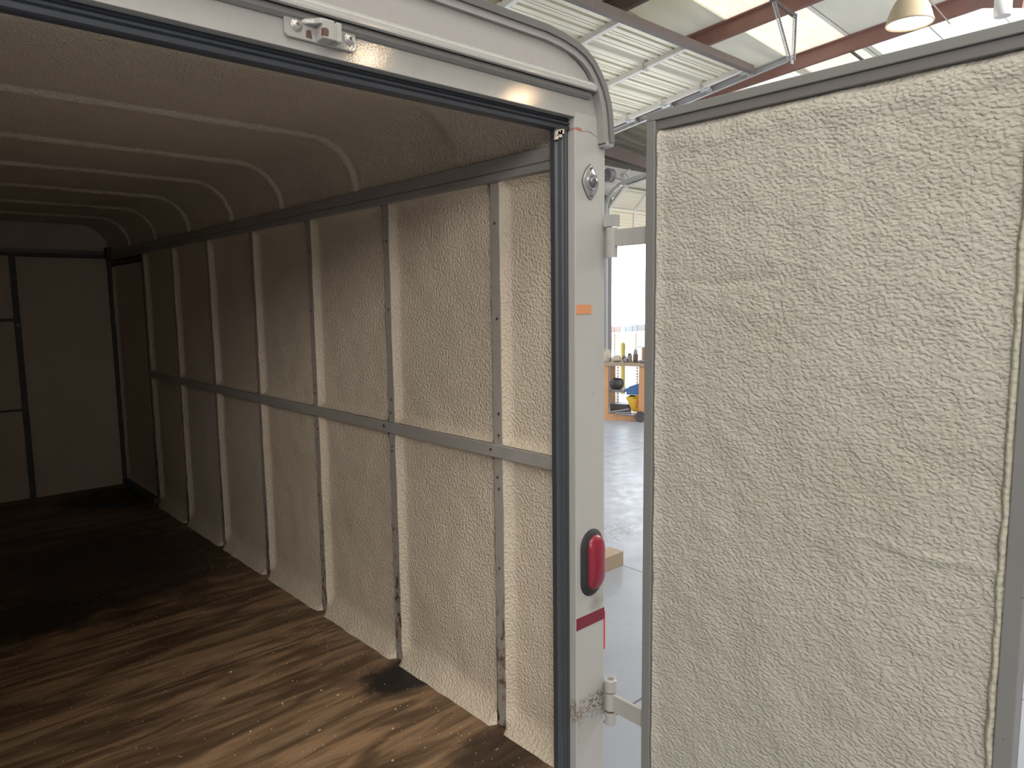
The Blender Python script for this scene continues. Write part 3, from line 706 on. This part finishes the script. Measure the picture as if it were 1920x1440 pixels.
HG = thing('track_hanger', 'perforated angle iron hanger in a V holding the end of the door track', 'hanger', (7.1, 2.68, 4.3))
def perf(a, b, w, n, holes=True):
    mb = MB(); a = Vector(a); b = Vector(b); d = b-a
    ax = Vector((.74, -.67, 0)); ax = (ax-d*(ax.dot(d)/d.dot(d))).normalized(); ay = d.cross(ax).normalized()
    # two rails with rungs, so the slots are real holes
    for s_ in (-1, 1): mb.obox((a+b)/2+ax*w*.36*s_, d/2, ax*w*.14, ay*.0025)
    for k in range(n+1): mb.obox(a+d*(k/n), d/n*.22, ax*w*.30, ay*.0024)
    mb.obox((a+b)/2+ax*w*.5+ay*.016, d/2, ax*.0022, ay*.016)
    return mb
perf((7.117, 2.66, 4.768), (7.103, 2.66, 4.235), .036, 22).build('perforated_angle', M['galv'], HG)
perf((6.64, 2.68, 4.79), (7.06, 2.68, 4.235), .036, 26).build('perforated_angle', M['galv'], HG)
MB().bar((6.2, 2.68, 4.855), (7.18, 2.68, 4.765), .035, .045).build('top_angle', M['darksteel'], HG)
hp = MB(); hp.obox((7.085, 2.66, 4.235), (.03, 0, 0), (0, .006, 0), (0, 0, .04)); hp.build('gusset', M['galv'], HG)
mb = MB(); mb.box(6.19, 6.24, 2.66, 2.70, 4.85, 5.2); mb.build('drop_strap', M['galv'], HG)

# second bay door, half lowered on its curved track
X2 = 8.23
door2 = thing('door_2', 'white overhead door part-way round its curved track, seen in the gap beside the post', 'overhead door', (X2, 6.5, 2.6), None, 'structure')
tp = [(8.2, 6.50, GZ), (8.2, 6.50, 2.95), (8.2, 6.49, 3.03), (8.2, 6.44, 3.16), (8.2, 6.34, 3.26), (8.2, 6.2, 3.34), (8.2, 6.0, 3.385), (8.2, 5.67, 3.425), (8.2, 3.6, 3.66)]
mb = MB()
for p, q in zip(tp[:-1], tp[1:]): mb.bar(p, q, .05, .055, (0, .3, 1) if abs(q[2]-p[2]) < abs(q[1]-p[1]) else (0, 1, 0))
mb.build('curved_track', M['galv'], door2)
sects = [((6.47, 2.58), (6.47, 2.99)), ((6.46, 3.0), (6.14, 3.30)), ((6.13, 3.305), (5.63, 3.37)), ((5.62, 3.372), (5.1, 3.44)), ((5.09, 3.445), (4.55, 3.51))]
for (ya_, za_), (yb_, zb_) in sects:
    d = Vector((0, yb_-ya_, zb_-za_)); L_ = d.length; d.normalize(); nn = Vector((0, -d.z, d.y)) if d.z > .9 else Vector((0, -d.z, d.y))
    if nn.y > 0 or nn.z > 0: nn = -nn
    mb = MB(); X2b = 11.9; pts = [(0, 0)]
    for v in (.12, .26, .40, .54, .68, .82): pts += [(v*L_, 0), (v*L_+.004, -.010), (v*L_+.016, -.010), (v*L_+.02, 0)]
    pts += [(L_-.06, 0), (L_-.05, .02), (L_-.004, .02)]
    o_ = Vector((0, ya_, za_)); n = len(pts)
    vs = [o_+Vector((x, 0, 0))+d*v+nn*dd for x in (X2, X2b) for v, dd in pts]+[o_+Vector((x, 0, 0))+d*v-nn*.03 for x in (X2, X2b) for v in (0, L_-.004)]
    mb.add(vs, [(i, i+1, n+i+1, n+i) for i in range(n-1)]+[(2*n, 2*n+1, 2*n+3, 2*n+2)])
    so = mb.build('door_section', M['doorskin'], door2)
    for xs in (X2+.03, X2+.70, X2+1.9):
        MB().obox(o_+Vector((xs, 0, 0))+d*L_/2+nn*.012, (.03, 0, 0), d*(L_/2-.004), nn*.016).build('stile', M['doorstile'], so)
dr = MB(); dr.lathe([(.10, 0), (.115, .02), (.10, .04), (.10, .10), (.115, .12), (.10, .14)], (8.12, 6.42, 3.52), (1, 0, 0), 20); dr.tube([(8.0, 6.42, 3.52), (8.55, 6.42, 3.48)], .014)
dr.build('spring_drum', M['greyp'], door2, 'auto')
tag(MB().prism([(8.66, 3.62), (8.78, 3.70), (8.82, 3.52)], lambda p, y: (p[0], y, p[1]), 6.45, 6.47).build('gusset_plate', M['wallgrey'], None, False, 0, (8.74, 6.46, 3.6)), 'pale triangular gusset plate on the wall above the far bay door', 'bracket')
jb = MB(); jb.box(8.235, 8.36, 6.50, 6.62, GZ, 3.2)
tag(jb.build('door_jamb', M['greyp'], None, False, 0, (8.3, 6.55, GZ)), 'dark grey steel jamb at the left side of the bright bay opening', 'door jamb')

# ---- dome lamps
def dome_lamp(c, label):
    c = Vector(c); L_ = thing('dome_lamp', label, 'pendant lamp', tuple(c), 'warehouse dome lamps')
    k_ = .80; pr = [(r_*k_, h_*.92) for r_, h_ in [(.218, 0), (.224, .004), (.224, .010), (.214, .03), (.200, .075), (.178, .13), (.150, .18), (.115, .225), (.075, .255), (.045, .265)]]
    MB().lathe(pr, c, (0, 0, 1), 40, False).build('lamp_shade', M['shade'], L_, True).modifiers.new('solid', 'SOLIDIFY').thickness = -.006
    MB().lathe([(.212*k_, .006), (.15*k_, .0), (.002, -.004)], c, (0, 0, 1), 40, False).build('diffuser', M['glow'], L_, True)
    top = rz(c.x, c.y)+.2
    MB().lathe([(.034, .24), (.036, .28), (.03, .30), (.03, .40)], c, (0, 0, 1), 16).build('socket', M['socket'], L_, 'auto')
    MB().tube([c+Vector((.0, 0, .40)), Vector((c.x, c.y, top))], .008, 8).build('stem', M['socket'], L_)
    ld = bpy.data.lights.new('lamp_bulb', 'AREA'); ld.shape = 'DISK'; ld.size = .30; ld.energy = 26; ld.color = (1, .66, .36)
    lo = bpy.data.objects.new('lamp_bulb', ld); COL.objects.link(lo); lo.parent = L_; lo.location = (0, 0, -.03)
    return L_
dome_lamp((5.285, .722, 3.676), 'lit cream dome pendant lamp hanging above the open trailer door')
dome_lamp((5.74, -6.65, 4.30), 'lit cream dome pendant lamp behind the photographer, nearer the door')
dome_lamp((3.86, -7.61, 4.70), 'lit cream dome pendant lamp behind the photographer, further back')
# wire across the roof, brace and roll at the upper right corner
tag(MB().tube([(8.45, 1.655, 5.0), (9.3, 1.655, 4.90)], .008, 8).build('cable', M['cream'], None, False, 0, (8.9, 1.655, 4.95)), 'thin pale cable crossing below the red-brown purlin, right of the dome lamp', 'cable')
tag(MB().bar((7.35, .86, 4.42), (6.266, .124, 3.93), .06, .10).build('knee_brace', M['redsteel'], None, False, 0, (6.8, .5, 4.15)), 'red-brown steel brace in the upper right corner', 'brace')
tag(MB().lathe([(.055, -.1), (.062, -.095), (.062, .12), (.055, .125), (.02, .127)], (5.47, .098, 3.70), (0, 0, 1), 20).build('hanging_roll', M['whitep'], None, True, 0, (5.47, .098, 3.7)), 'white cylinder hanging at the upper right corner of the photo', 'cylinder')

# timber block on the floor
blk = MB().box(1.75, 2.46, 1.47, 1.60, GZ, GZ+.105)
tag(blk.build('timber_block', M['wood2'], None, False, .004, (2.1, 1.53, GZ)), 'weathered timber block lying on the concrete beside the trailer post', 'timber block')

# ---- workbench by the far bay
A = Vector((7.24, 5.67, GZ)); bu = Vector((.46, -.89, 0)).normalized(); bw_ = Vector((-bu.y, bu.x, 0)); bz_ = Vector((0, 0, 1))
def bp(u, w, h): return A+bu*u+bw_*w+bz_*h
def bbox(mb, u0, u1, w0, w1, h0, h1):
    return mb.obox(bp((u0+u1)/2, (w0+w1)/2, (h0+h1)/2), bu*(u1-u0)/2, bw_*(w1-w0)/2, bz_*(h1-h0)/2)
BN = thing('workbench', 'pine lumber workbench standing by the far bay opening', 'workbench', tuple(A))
for u in (-.055, .515):
    for w in (0, .52): bbox(MB(), u, u+.08, w, w+.045, 0, .865).build('leg', M['wood'], BN)
bbox(MB(), -.2, .66, -.02, .60, .867, .915).build('benchtop', M['wood2'], BN)
bbox(MB(), .026, .514, .0, .04, .0, .105).build('bottom_rail', M['wood'], BN)
bbox(MB(), .026, .275, .05, .42, .44, .475).build('shelf', M['greyboard'], BN)
bbox(MB(), .026, .514, .06, .50, .03, .06).build('lower_shelf', M['greyboard'], BN)
for u in (.075, .395):
    pm = MB(); n = 16
    for s_ in (-1, 1): bbox(pm, u-.014+.010*s_, u-.004+.010*s_, .535, .545, .06, .86)
    for k in range(n+1): bbox(pm, u-.015, u+.012, .535, .544, .06+.048*k, .06+.048*k+.022)
    pm.build('perforated_strip', M['perf'], BN)
# on the bench top (h = .915)
H = .916
def itm(mb, name, mat, label, cat, at, smooth='auto', bev=0): return tag(mb.build(name, mat, None, smooth, bev, tuple(at)), label, cat)
def sack(c, rx, ry, h, seed, n=14, m=8):
    mb = MB(); vs = []; c = Vector(c)
    for j in range(m+1):
        ph = PI*j/m
        for i in range(n):
            a = 2*PI*i/n; d = Vector((math.cos(a)*math.sin(ph), math.sin(a)*math.sin(ph), -math.cos(ph)))
            k = 1+.28*noise.noise(d*1.9+Vector((seed, 0, 0)))
            vs.append(c+bu*d.x*rx*k+bw_*d.y*ry*k+bz_*max(0, (d.z*.5*k+.47)*h))
    mb.add(vs, [(j*n+i, j*n+(i+1) % n, (j+1)*n+(i+1) % n, (j+1)*n+i) for j in range(m) for i in range(n)])
    return mb
itm(MB().lathe([(.055, 0), (.065, .02), (.065, .12), (.045, .18), (.02, .205)], bp(-.045, .25, H), (0, 0, 1), 18), 'jug', M['cream'], 'pale rounded jug at the left end of the workbench top', 'jug', bp(-.045, .25, H))
itm(sack(bp(.11, .22, H), .085, .08, .11, 3), 'crumpled_cloth', M['cream'], 'crumpled pale cloth lying on the workbench beside the jug', 'cloth', bp(.11, .22, H))
itm(sack(bp(.215, .36, H), .04, .04, .10, 9), 'rag', M['greyp'], 'small grey rag upright on the workbench, right of the crumpled cloth', 'rag', bp(.215, .36, H))
itm(sack(bp(.265, .18, H), .035, .05, .07, 5), 'putty_lump', M['greyp'], 'low grey lump on the workbench left of the bottles', 'lump', bp(.265, .18, H))
J = thing('squat_jar', 'dark grey jar on the workbench, left of the brown bottle', 'jar', tuple(bp(.33, .2, H)))
MB().lathe([(.035, 0), (.04, .01), (.04, .10), (.028, .115)], bp(.33, .2, H), (0, 0, 1), 16).build('body', M['greyp'], J, 'auto')
MB().lathe([(.03, .114), (.03, .14), (.02, .142)], bp(.33, .2, H), (0, 0, 1), 16).build('lid', M['dark'], J, 'auto')
J = thing('brown_bottle', 'brown bottle with pale cap in the middle of the workbench top', 'bottle', tuple(bp(.425, .2, H)))
MB().lathe([(.038, 0), (.042, .01), (.042, .125), (.02, .15), (.018, .165)], bp(.425, .2, H), (0, 0, 1), 18).build('body', M['brown'], J, 'auto')
MB().lathe([(.034, .135), (.034, .175), (.02, .2), (.012, .215)], bp(.425, .2, H), (0, 0, 1), 18).build('cap', M['greyp'], J, 'auto')
J = thing('cardboard_panel', 'brown cardboard panel in a pale frame leaning on the workbench', 'panel', tuple(bp(.58, .4, H)))
bbox(MB(), .505, .66, .36, .385, H, H+.225).build('sheet', M['card'], J)
fr = MB(); bbox(fr, .49, .505, .35, .39, H, H+.24); bbox(fr, .42, .67, .345, .385, H+.226, H+.242); fr.build('frame', M['whitep'], J)
itm(sack(bp(.56, .12, H), .10, .05, .05, 12), 'flat_rag', M['greyp'], 'low grey rag in front of the cardboard panel on the workbench', 'rag', bp(.56, .12, H))
# on the shelf and the floor boards
itm(sack(bp(.12, .2, .476), .12, .10, .19, 21), 'tool_bag', M['dark'], 'dark lumpy tool bag on the grey shelf of the workbench', 'bag', bp(.12, .2, .476))
itm(bbox(MB(), .035, .335, .10, .36, .061, .245), 'storage_box', M['dark'], 'long dark storage box on the bottom board of the workbench', 'box', bp(.18, .2, .061), False, .01)
# mop bucket and blue bin
BK = thing('mop_bucket', 'yellow plastic mop bucket with a red warning mark, under the workbench', 'bucket', tuple(bp(.43, .12, .12)))
mb = MB()
def ring(w0, w1, u0, u1, h): return [bp(u0, w0, h), bp(u1, w0, h), bp(u1, w1, h), bp(u0, w1, h)]
r0 = ring(.08, .26, .40, .535, .135); r1 = ring(.05, .32, .31, .545, .345); r2 = ring(.05, .32, .30, .55, .375); r3 = ring(.07, .30, .325, .53, .372); r4 = ring(.10, .25, .41, .52, .16)
mb.add(r0+r1+r2+r3+r4, [(0, 1, 2, 3)]+[(k*4+i, k*4+(i+1) % 4, (k+1)*4+(i+1) % 4, (k+1)*4+i) for k in range(4) for i in range(4)]+[(16, 17, 18, 19)])
mb.build('bucket_body', M['yellow'], BK, False, .01)
mk_ = MB()
for (u0, h0, u1, h1) in ((.455, .30, .475, .25), (.475, .25, .455, .20), (.475, .25, .51, .245), (.50, .30, .485, .26), (.51, .245, .515, .20), (.46, .215, .50, .20)):
    mk_.bar(bp(u0, .052+(.375-h0)*.12, h0), bp(u1, .052+(.375-h1)*.12, h1), .010, .010, tuple(-bw_))
mk_.lathe([(.012, 0), (.012, .006)], bp(.485, .054, .315), tuple(-bw_), 10); mk_.build('warning_mark', M['redmark'], BK)
mk_ = MB(); mk_.bar(bp(.41, .048, .352), bp(.50, .048, .36), .006, .012, tuple(-bw_)); mk_.build('print_line', M['dark'], BK)
bbox(MB(), .46, .49, .05, .09, .376, .405).build('handle_lug', M['yellow'], BK)
wv = MB(); wv.lathe([(.02, -.02), (.075, -.025), (.085, -.012), (.085, .012), (.075, .025), (.02, .02)], bp(.555, -.06, .085), tuple(bu*.35-bw_), 20)
itm(wv, 'cart_wheel', M['dark'], 'black wheel at the lower right corner of the workbench', 'wheel', bp(.555, -.06, 0))
mb = MB(); q = [bp(.31, .10, .40), bp(.545, .10, .41), bp(.545, .34, .41), bp(.31, .34, .40), bp(.285, .05, .50), bp(.56, .05, .60), bp(.56, .40, .60), bp(.285, .40, .50), bp(.30, .07, .49), bp(.545, .07, .58), bp(.545, .38, .58), bp(.30, .38, .49), bp(.33, .12, .42), bp(.53, .12, .43), bp(.53, .32, .43), bp(.33, .32, .42)]
mb.add(q, [(0, 1, 2, 3)]+[(k*4+i, k*4+(i+1) % 4, (k+1)*4+(i+1) % 4, (k+1)*4+i) for k in range(3) for i in range(4)]+[(12, 13, 14, 15)])
itm(mb, 'blue_bin', M['blue'], 'blue plastic bin tilted above the yellow mop bucket', 'bin', bp(.43, .2, .39), False, .006)
for i, (h0, h1, w, lab) in enumerate(((.085, .185, .02, 'upper'), (.082, .14, -.03, 'middle'), (.075, .105, -.08, 'lower'))):
    itm(MB().tube([bp(.05+.10*i, w-.02, h0+.035), bp(.36+.05*i, w+.0-.02, h1)], .016, 10), 'grey_pipe', M['greyp'], '%s of three grey pipes lying aslant at the foot of the workbench' % lab, 'pipe', bp(.2, w, .1))

# ---- the yard
struct(MB().box(-25, 60, 6.75, 45, GZ-.3, GZ-.1+.09).build('yard_ground', M['yard']), 'bright concrete yard outside', 'ground')
tag(MB().lathe([(.055, 0), (.055, 1.0), (.045, 1.03), (.02, 1.05), (.002, 1.052)], (10.03, 7.6, GZ-.01), (0, 0, 1), 20).build('bollard', M['ochre'], None, 'auto', 0, (10.03, 7.6, GZ)), 'yellow round-topped bollard standing outside behind the workbench', 'bollard')
FN = thing('yard_fence', 'thin post and rail fence across the bright yard', 'fence', (20, 14.4, GZ))
for x in (16.79, 18.02, 19.22, 20.42): MB().tube([(x, 14.4, GZ-.01), (x, 14.4, .275)], .018, 8).build('post', M['dark'], FN)
MB().bar((12, 14.4, .285), (30, 14.4, .19), .04, .035).build('rail', M['whitep'], FN)
tag(MB().box(8, 45, 16.3, 16.5, GZ-.01, .14).build('block_wall', M['block'], None, False, 0, (22, 16.4, GZ)), 'low tan block wall beyond the yard fence', 'wall')
pal = [plain('far_a', (.10, .10, .11)), plain('far_b', (.17, .10, .085)), plain('far_c', (.10, .12, .15)), plain('far_d', (.13, .10, .09)), plain('far_e', (.2, .2, .2)), plain('far_f', (.09, .095, .10))]
names = ['low dark grey shed roof far beyond the tan block wall', 'low rust brown stack far beyond the tan block wall', 'small blue-grey container far beyond the tan block wall', 'brown crate stack far beyond the tan block wall', 'pale cabinet far beyond the tan block wall', 'dim grey pallet pile far beyond the tan block wall']
xx = 21.6
for k, w in enumerate((.75, .42, .33, .5, .36, 1.2)):
    tag(MB().box(xx, xx+w-.03, 18.0, 18.8, GZ-.01, .27+.05*((k*37) % 3)/2).build('yard_crate', pal[[1, 3, 4, 2, 0, 5][k]], None, False, 0, (xx, 18.2, GZ)), names[[1, 3, 4, 2, 0, 5][k]], 'crate'); xx += w
